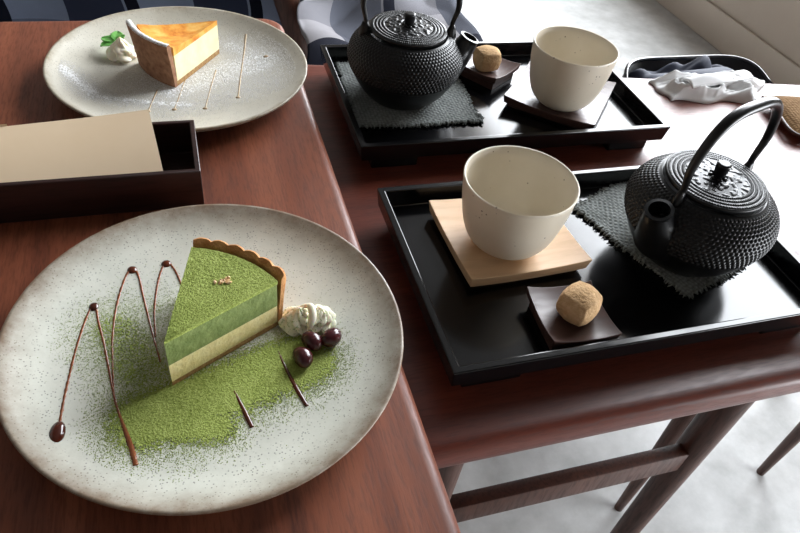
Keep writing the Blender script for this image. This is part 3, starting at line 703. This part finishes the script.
def sweet(loc, zb, rz, s_, label):
    bm = bmesh.new(); bmesh.ops.create_cube(bm, size=2); bmesh.ops.subdivide_edges(bm, edges=bm.edges[:], cuts=14, use_grid_fill=True)
    for v in bm.verts:
        p = v.co.copy(); q = p.normalized(); v.co = (q * 0.72 + p * 0.30)
        v.co *= 1 + 0.05 * noise.noise(v.co * 1.6 + Vector((loc[0] * 90, 0, 0))) + 0.018 * noise.noise(v.co * 9)
        v.co = (v.co.x * s_, v.co.y * s_ * 0.96, v.co.z * s_ * 0.86)
    mz = min(v.co.z for v in bm.verts)
    for v in bm.verts: v.co.z = max(v.co.z - mz, 0.0006)
    for v in bm.verts: v.co.z -= 0.0006
    return tag(obj('mochi_sweet', from_bm(bm), 'kinako', loc=(*loc, zb), rz=rz), label, 'sweet', 'flour-dusted sweets')
sweet((0.2850, 0.2990), TF + 0.0122, 0.5, 0.0165, 'tan flour-dusted mochi sweet on the small dish of the nearer tray')
sweet((0.3645, 0.7060), TF + 0.0122, 0.1, 0.0165, 'tan flour-dusted mochi sweet on the small dish beside the far teapot spout')

# ------------------------------------------------------------------ cloth mats
def fibre_mat(loc, rz, label):
    t = thing('fibre_mat', (*loc, TF), label, 'mat', rz, 'grey teapot mats')
    S = 0.0715
    def edge(x, y):
        a = 2 * x - 1; b = 2 * y - 1
        return (a * S * (1 + 0.018 * math.sin(5 * b + 1)), b * S * (1 + 0.022 * math.sin(4 * a + 2)))
    def top(x, y):
        p = edge(x, y); wv = 0.0006 * math.sin(x * 130) * math.sin(y * 130)
        return (p[0], p[1], 0.0038 + wv + 0.0006 * noise.noise((p[0] * 60, p[1] * 60, 1)))
    def bot(x, y): p = edge(x, y); return (p[0], p[1], 0.0003)
    obj('woven_cloth', slab(110, 110, top, bot), 'mat_fibre', t)
    fr = []
    for side in range(4):
        for i in range(74):
            tt = (i + random.random()) / 74; q = edge(*[(tt, 0), (1, tt), (1 - tt, 1), (0, 1 - tt)][side]); out = [(0, -1), (1, 0), (0, 1), (-1, 0)][side]; side_ = (out[1], out[0])
            L = random.uniform(0.002, 0.0062); k = random.uniform(-0.003, 0.003)
            pts = [(q[0] - out[0] * 0.002, q[1] - out[1] * 0.002, 0.003), (q[0] + out[0] * L * 0.5 + side_[0] * k * 0.4, q[1] + out[1] * L * 0.5 + side_[1] * k * 0.4, 0.0030), (q[0] + out[0] * L + side_[0] * k, q[1] + out[1] * L + side_[1] * k, random.uniform(0.001, 0.003))]
            fr.append(tube(pts, [0.0012, 0.0010, 0.0005], 5))
    tag(obj('fringe', merge(*fr), 'mat_fibre', t), kind='stuff')
    return t
fibre_mat((0.4520, 0.3990), math.radians(20.0), 'grey woven fibre mat with frayed edges under the nearer teapot')
fibre_mat((0.2520, 0.6770), math.radians(-1.5), 'grey woven fibre mat with frayed edges under the far teapot')

# ------------------------------------------------------------------ teapots
def pot_body():
    NS, NR = 620, 190
    prof = smooth_path([(0.0340, 0, 0.0), (0.0385, 0, 0.001), (0.0520, 0, 0.0155), (0.0622, 0, 0.0340), (0.0662, 0, 0.0480), (0.0654, 0, 0.0580), (0.0598, 0, 0.0685), (0.0505, 0, 0.0768), (0.0455, 0, 0.0798)], NR)
    V = []; F = []
    nz = 8.6; na = 86
    R = prof[:, 0]; Z = prof[:, 2]
    s_ = np.r_[0, np.cumsum(np.hypot(np.diff(R), np.diff(Z)))]; s0 = np.interp(0.0360, Z, s_); s1 = np.interp(0.0785, Z, s_)
    th = np.arange(NS) / NS * 2 * PI
    for i in range(NR):
        r = np.full(NS, R[i]); k = (s_[i] - s0) / (s1 - s0)
        if 0 < k < 1:
            row = k * nz * 1.6; off = (math.floor(row) % 2) * 0.5
            fa = (th / (2 * PI) * na + off) % 1 - 0.5; fr_ = row % 1 - 0.5
            dd = np.sqrt((fa * 1.0) ** 2 + (fr_ * 1.0) ** 2)
            r = r + 0.0014 * np.clip(1 - (dd / 0.46) ** 2, 0, 1)
        if abs(Z[i] - 0.0350) < 0.0012: r = r + 0.0007
        V += np.stack([r * np.cos(th), r * np.sin(th), np.full(NS, Z[i])], 1).tolist()
    for i in range(NR - 1):
        for j in range(NS): q = (j + 1) % NS; F.append((i * NS + j, i * NS + q, (i + 1) * NS + q, (i + 1) * NS + j))
    # neck down to the inside and the foot
    k = len(V); V += [(0.0425 * math.cos(t), 0.0425 * math.sin(t), 0.0768) for t in th]
    for j in range(NS): q = (j + 1) % NS; F.append(((NR - 1) * NS + j, (NR - 1) * NS + q, k + q, k + j))
    F.append(tuple(k + j for j in range(NS))); F.append(tuple(range(NS))[::-1])
    return V, F
def pot_lid():
    NS = 360; rs = np.r_[np.linspace(0, 0.029, 60), np.linspace(0.0292, 0.0452, 70), [0.0462, 0.0464, 0.0460, 0.0448]]
    th = np.arange(NS) / NS * 2 * PI; V = []; F = []
    for i, r in enumerate(rs):
        z = 0.0060 - 0.0032 * (min(r, 0.0452) / 0.0452) ** 2
        zr = np.full(NS, z)
        if i < 60 and r > 0.009:
            zr = zr + np.array([0.0013 * max(0.0, noise.noise((r * math.cos(t) * 190, r * math.sin(t) * 190, 7))) ** 0.6 for t in th]) * min(1, (r - 0.009) / 0.003) - 0.0003
        elif i < 130 and i >= 60:
            rows = (r - 0.0292) / 0.0160 * 4; fr_ = rows % 1 - 0.5; fa = (th / (2 * PI) * 110 + (math.floor(rows) % 2) * 0.0) % 1 - 0.5
            zr = zr + 0.0008 * np.clip(1 - (np.hypot(fa * 0.9, fr_) / 0.47) ** 2, 0, 1)
        elif i >= 130: zr = np.full(NS, [0.0026, 0.0012, -0.0006, -0.0018][i - 130])
        V += np.stack([r * np.cos(th), r * np.sin(th), zr], 1).tolist()
    n = len(rs)
    for i in range(n - 1):
        for j in range(NS): q = (j + 1) % NS; F.append((i * NS + j, i * NS + q, (i + 1) * NS + q, (i + 1) * NS + j))
    F.append(tuple((n - 1) * NS + j for j in range(NS)))
    return V, F
BODY, LID = pot_body(), pot_lid()
def teapot(loc, ang, label):
    t = thing('iron_teapot', (*loc, TF + 0.0042), label, 'teapot', ang, 'cast iron teapots')
    obj('body', BODY, 'iron', t)
    lid = obj('lid', move(LID, (0, 0, 0.0822), 0, (0.955, 0.955, 1)), 'iron', t)
    kn = smooth_path([(0.0058, 0, 0.0040), (0.0056, 0, 0.0075), (0.0060, 0, 0.012), (0.0067, 0, 0.0165), (0.0066, 0, 0.0180), (0.0052, 0, 0.0190), (0.0, 0, 0.0191)], 18)
    V, F = lathe([(max(a, 0), c) for a, _, c in kn], 8)
    fl2 = []
    for i in range(8):
        a = 2 * PI * i / 8; fl2.append(move(from_bm((lambda b: (bmesh.ops.create_icosphere(b, subdivisions=2, radius=1), b)[1])(bmesh.new())), (0.0068 * math.cos(a), 0.0068 * math.sin(a), 0.0062), 0, (0.0022, 0.0022, 0.0014)))
    obj('knob', move(merge((V, F), *fl2), (0, 0, 0.0822)), 'iron_smooth', lid, sharp=50)
    # spout along +x
    sp = smooth_path([(0.046, 0, 0.040), (0.060, 0, 0.054), (0.0690, 0, 0.066), (0.0735, 0, 0.0765)], 20)
    R = np.interp(np.linspace(0, 1, 20), [0, 0.35, 0.75, 0.93, 1], [0.0260, 0.0195, 0.0128, 0.0112, 0.0120])
    V, F = tube(sp, R, 28); F = F[:-1]
    k = len(V); n = 28
    ax = sp[-1] - sp[-2]; ax /= np.linalg.norm(ax)
    last = np.array(V[-n:]); c_ = last.mean(0)
    V += [tuple(c_ + (p - c_) * 0.74 + ax * 0.0004) for p in last] + [tuple(c_ + (p - c_) * 0.66 - ax * 0.016) for p in last]
    for a in range(2):
        b0 = k - n if a == 0 else k; b1 = k if a == 0 else k + n
        for j in range(n): q = (j + 1) % n; F.append((b0 + j, b0 + q, b1 + q, b1 + j))
    F.append(tuple(k + n + j for j in range(n)))
    obj('spout', (V, F), 'iron_smooth', t, sharp=50)
    for s2 in (-1, 1):
        obj('lug', tube([(0.0465 * s2, 0, 0.072), (0.0500 * s2, 0, 0.0785), (0.0500 * s2, 0, 0.0850), (0.0500 * s2, 0, 0.0895)], [0.0080, 0.0068, 0.0048, 0.0030], 14, sx=0.7), 'iron', t)
    T = np.linspace(-0.06, PI + 0.06, 60)
    hp = [(0.0560 * math.copysign(abs(math.cos(a)) ** 0.64, math.cos(a)) * (1 - 0.12 * math.exp(-(math.sin(a) / 0.18) ** 2)), 0, 0.0850 + 0.0720 * max(0.0, math.sin(a)) ** 0.78 + (0.05 * math.sin(a) if math.sin(a) < 0 else 0)) for a in T]
    Rr = np.interp(np.linspace(0, 1, 60), [0, 0.12, 0.5, 0.88, 1], [0.0022, 0.0034, 0.0048, 0.0034, 0.0022])
    obj('handle', tube(hp, Rr, 14, up=(0, 1, 0), squash=1.15), 'iron_smooth', t)
    return t
pot = teapot((0.4340, 0.3640), math.radians(198.0), 'black cast iron teapot on the nearer tray, its spout facing the camera')
p2 = copy_tree(pot); p2.scale = (0.975,) * 3; p2.location = (0.2420, 0.6680, TF + 0.0042); p2.rotation_euler.z = math.radians(-8.0)
p2['label'] = 'black cast iron teapot on the back tray, its spout pointing right at the far sweet'

# ------------------------------------------------------------------ napkin and woven pouch on the right table
TQ = [np.array(k) for k in ((0.626, 0.655), (0.748, 0.638), (0.812, 0.694), (0.620, 0.706))]
def towel(x, y, z0, ins):
    x = 0.5 + (x - 0.5) * (1 - ins); y = 0.5 + (y - 0.5) * (1 - ins)
    p = (TQ[0] * (1 - x) + TQ[1] * x) * (1 - y) + (TQ[3] * (1 - x) + TQ[2] * x) * y
    return p[0] - 0.712 + 0.003 * math.sin(9 * y), p[1] - 0.655 + 0.004 * math.sin(11 * x), z0
def towel_top(x, y):
    u, v, _ = towel(x, y, 0, 0.02)
    r = 1 - min(1, 3.2 * abs(noise.noise((x * 3.1 + y, y * 2.3 - x, 2)))); r2 = 1 - min(1, 3 * abs(noise.noise((x * 6, y * 7, 8))))
    e = min(1, 9 * min(x, 1 - x, y, 1 - y))
    return (u, v, 0.004 + e * (0.004 + 0.011 * r + 0.004 * r2))
nk = thing('paper_towel', (0.712, 0.655, R0), 'crumpled white paper towel lying at the back right corner of the right table', 'napkin')
obj('sheet', slab(70, 40, towel_top, lambda x, y: towel(x, y, 0.0004, 0.0)), 'napkin', nk)
def flap(x, y): return (-0.060 + 0.115 * x, 0.000 + 0.024 * y + 0.016 * x, 0.0205 + 0.005 * math.sin(6 * x) * math.sin(PI * y) + 0.004 * math.sin(PI * y))
obj('folded_edge', slab(40, 14, flap, lambda x, y: tuple(np.array(flap(x, y)) - np.array((0, 0, 0.0025)))), 'napkin', nk)
tp = thing('woven_pouch', (0.818, 0.580, R0), 'tan woven pouch lying at the right edge of the right table', 'pouch', math.radians(-12))
def pouch(x, y, s=1): a = 2 * x - 1; b = 2 * y - 1; return (a * 0.065, b * 0.048, 0.010 + s * 0.009 * (max(0, 1 - a ** 4) * max(0, 1 - b ** 4)) ** 0.5)
obj('pouch_body', slab(30, 30, lambda x, y: pouch(x, y), lambda x, y: pouch(x, y, -1)), 'tan_weave', tp)
obj('dark_trim', tube(smooth_path([(-0.066, 0.046, 0.010), (-0.0665, 0, 0.010), (-0.064, -0.049, 0.010), (0.0, -0.0495, 0.010), (0.064, -0.049, 0.010)], 40), 0.0024, 8), 'dark_wood', tp)

# ------------------------------------------------------------------ bag on a chair behind the right table
ch = thing('wooden_chair', (0.84, 0.93, 0), 'dark wooden chair behind the right table, carrying the black bag', 'chair')
obj('seat', rounded_slab(-0.21, 0.21, -0.19, 0.19, 0.40, 0.43, 0.04, 0.012), 'dark_wood', ch, sharp=40)
for sx in (-1, 1):
    for sy in (-1, 1): obj('leg', leg(0.17 * sx, 0.15 * sy, 0, 0.40, 0.012, 0.018, 0.015 * sx, 0.015 * sy), 'dark_wood', ch)
bag = thing('tote_bag', (0.795, 0.775, 0.43), 'black nylon bag standing open on the chair behind the right table', 'bag')
def bag_wall():
    n = 72; V = []; F = []
    rows = [(0.90, 0.0), (1.0, 0.03), (1.02, 0.10), (1.0, 0.15), (0.985, 0.175), (0.955, 0.175), (0.95, 0.14), (0.93, 0.06)]
    for s2, z in rows:
        for j in range(n):
            a = 2 * PI * j / n; c, q = math.cos(a), math.sin(a)
            x = 0.140 * math.copysign(abs(c) ** 0.75, c) * s2; y = 0.082 * math.copysign(abs(q) ** 0.75, q) * s2
            V.append((x, y, z + (0.018 * q + 0.006 * math.sin(3 * a)) * (z / 0.175)))
    for i in range(len(rows) - 1):
        for j in range(n): q = (j + 1) % n; F.append((i * n + j, i * n + q, (i + 1) * n + q, (i + 1) * n + j))
    F.append(tuple(range(n))[::-1]); F.append(tuple((len(rows) - 1) * n + j for j in range(n)))
    return V, F
obj('bag_body', bag_wall(), 'bag_black', bag)
rimp = []
for j in range(73):
    a = 2 * PI * j / 72; c, q = math.cos(a), math.sin(a)
    rimp.append((0.140 * math.copysign(abs(c) ** 0.75, c) * 0.972, 0.082 * math.copysign(abs(q) ** 0.75, q) * 0.972, 0.177 + 0.018 * q + 0.006 * math.sin(3 * a)))
obj('piping', tube(rimp, 0.0034, 10), 'bag_piping', bag)
obj('strap', tube(smooth_path([(0.130, -0.02, 0.165), (0.16, -0.035, 0.168), (0.18, -0.04, 0.180), (0.205, -0.035, 0.185), (0.24, -0.02, 0.17)], 30), 0.009, 10, sx=0.5), 'bag_black', bag)
jk = thing('folded_jacket', (0.780, 0.785, 0.512), 'dark navy jacket bundled in the open black bag', 'jacket')
def jfn(x, y):
    a = 2 * x - 1; b = 2 * y - 1; e = max(0, 1 - a * a) ** 0.5
    return (a * 0.10, b * 0.060, 0.075 + 0.045 * e * max(0, 1 - b * b) ** 0.5 + 0.024 * noise.noise((a * 2.2, b * 2.6, 4)) + 0.006 * math.sin(7 * a + 3 * b))
obj('cloth', slab(50, 36, jfn, lambda x, y: (jfn(x, y)[0], jfn(x, y)[1], 0.0)), 'jacket', jk)
obj('sleeve', tube(smooth_path([(-0.09, 0.0, 0.10), (-0.05, -0.03, 0.125), (0.0, -0.028, 0.128), (0.05, -0.005, 0.115), (0.085, 0.01, 0.095)], 40), [0.012, 0.02, 0.018, 0.02, 0.012], 16, squash=0.6), 'jacket', jk)

# ------------------------------------------------------------------ chair and cloths behind
c1 = thing('armless_chair', (-0.10, 1.62, 0), 'dark brown wooden chair behind the left table, showing its front rail and leg', 'chair')
ZS = T0 - 0.25
obj('seat', rounded_slab(-0.32, 0.32, -0.10, 0.32, ZS + 0.035, ZS + 0.075, 0.04, 0.015), 'navy_seat', c1, sharp=40)
obj('front_rail', box(-0.32, 0.32, -0.150, -0.110, ZS + 0.015, ZS + 0.065, 0.006), 'dark_wood', c1, sharp=40)
obj('back_rail', box(-0.32, 0.32, 0.27, 0.30, ZS - 0.005, ZS + 0.035, 0.006), 'dark_wood', c1, sharp=40)
for sx, dx in ((1, 0.150), (-1, -0.150)):
    obj('leg', leg(0.318 * sx, -0.150, 0, ZS + 0.068, 0.018, 0.030, dx, -0.085), 'dark_wood', c1)
    obj('leg', leg(0.30 * sx, 0.28, 0, ZS + 0.035, 0.014, 0.022, dx * 0.4, 0.05), 'dark_wood', c1)
# coat hanging below the rail
def coat(x, y):
    u = -0.40 + 0.80 * x; z = ZS + 0.03 - 0.36 * y
    return (u + 0.02 * math.sin(6 * y), -0.085 + 0.02 * y + 0.03 * math.sin(11 * x) * (0.3 + y) + 0.02 * noise.noise((x * 5, y * 4, 9)), z)
(cv, cf), cu = grid(60, 40, coat)
n0 = len(cv)
cvf = slab(60, 40, coat, lambda x, y: tuple(np.array(coat(x, y)) + np.array((0, 0.006, 0))))
ct = tag(obj('hanging_coat', cvf, 'print_cloth', loc=(-0.10, 1.62, 0), uvs=cu + cu), 'navy and pale blue coat hanging from the seat of the chair behind the left table', 'coat')
# upholstered chair with the plaid blanket
c2 = thing('upholstered_chair', (0.42, 1.28, 0), 'low dark navy upholstered chair behind the back tray, under the plaid blanket', 'chair')
obj('seat', rounded_slab(-0.12, 0.17, -0.21, 0.24, 0.38, 0.455, 0.05, 0.03), 'navy_seat', c2, sharp=40)
for sx in (-1, 1):
    for sy in (-1, 1): obj('leg', leg(0.025 + 0.11 * sx, 0.015 + 0.18 * sy, 0, 0.38, 0.012, 0.018), 'dark_wood', c2)
def blanket(x, y):
    q = [np.array(k) for k in ((0.190, 1.02), (0.600, 1.11), (0.640, 1.53), (0.280, 1.53))]
    p = (q[0] * (1 - x) + q[1] * x) * (1 - y) + (q[3] * (1 - x) + q[2] * x) * y
    z = 0.492 + 0.014 * math.sin(6 * x + 5 * y) + 0.040 * abs(noise.noise((x * 2.6, y * 2.8, 3))) + 0.016 * math.sin(4 * y + 11 * x) * y
    ex = max(0, x - 0.9) / 0.1; ey = max(0, 0.08 - y) / 0.08
    z = max(z, 0.472) - 0.05 * ex ** 2 - 0.05 * ey ** 2
    return (p[0] - 0.42 + 0.010 * math.sin(9 * y), p[1] - 1.28 + 0.010 * math.sin(8 * x), z)
(bv, bf), bu = grid(80, 80, blanket)
bvf = slab(80, 80, blanket, lambda x, y: tuple(np.array(blanket(x, y)) - np.array((0, 0, 0.006))))
bo = obj('plaid_blanket', bvf, 'plaid', loc=(0.42, 1.28, 0), uvs=bu + bu)
tag(bo, 'grey-blue plaid wool blanket with navy bands heaped behind the back tray', 'blanket')
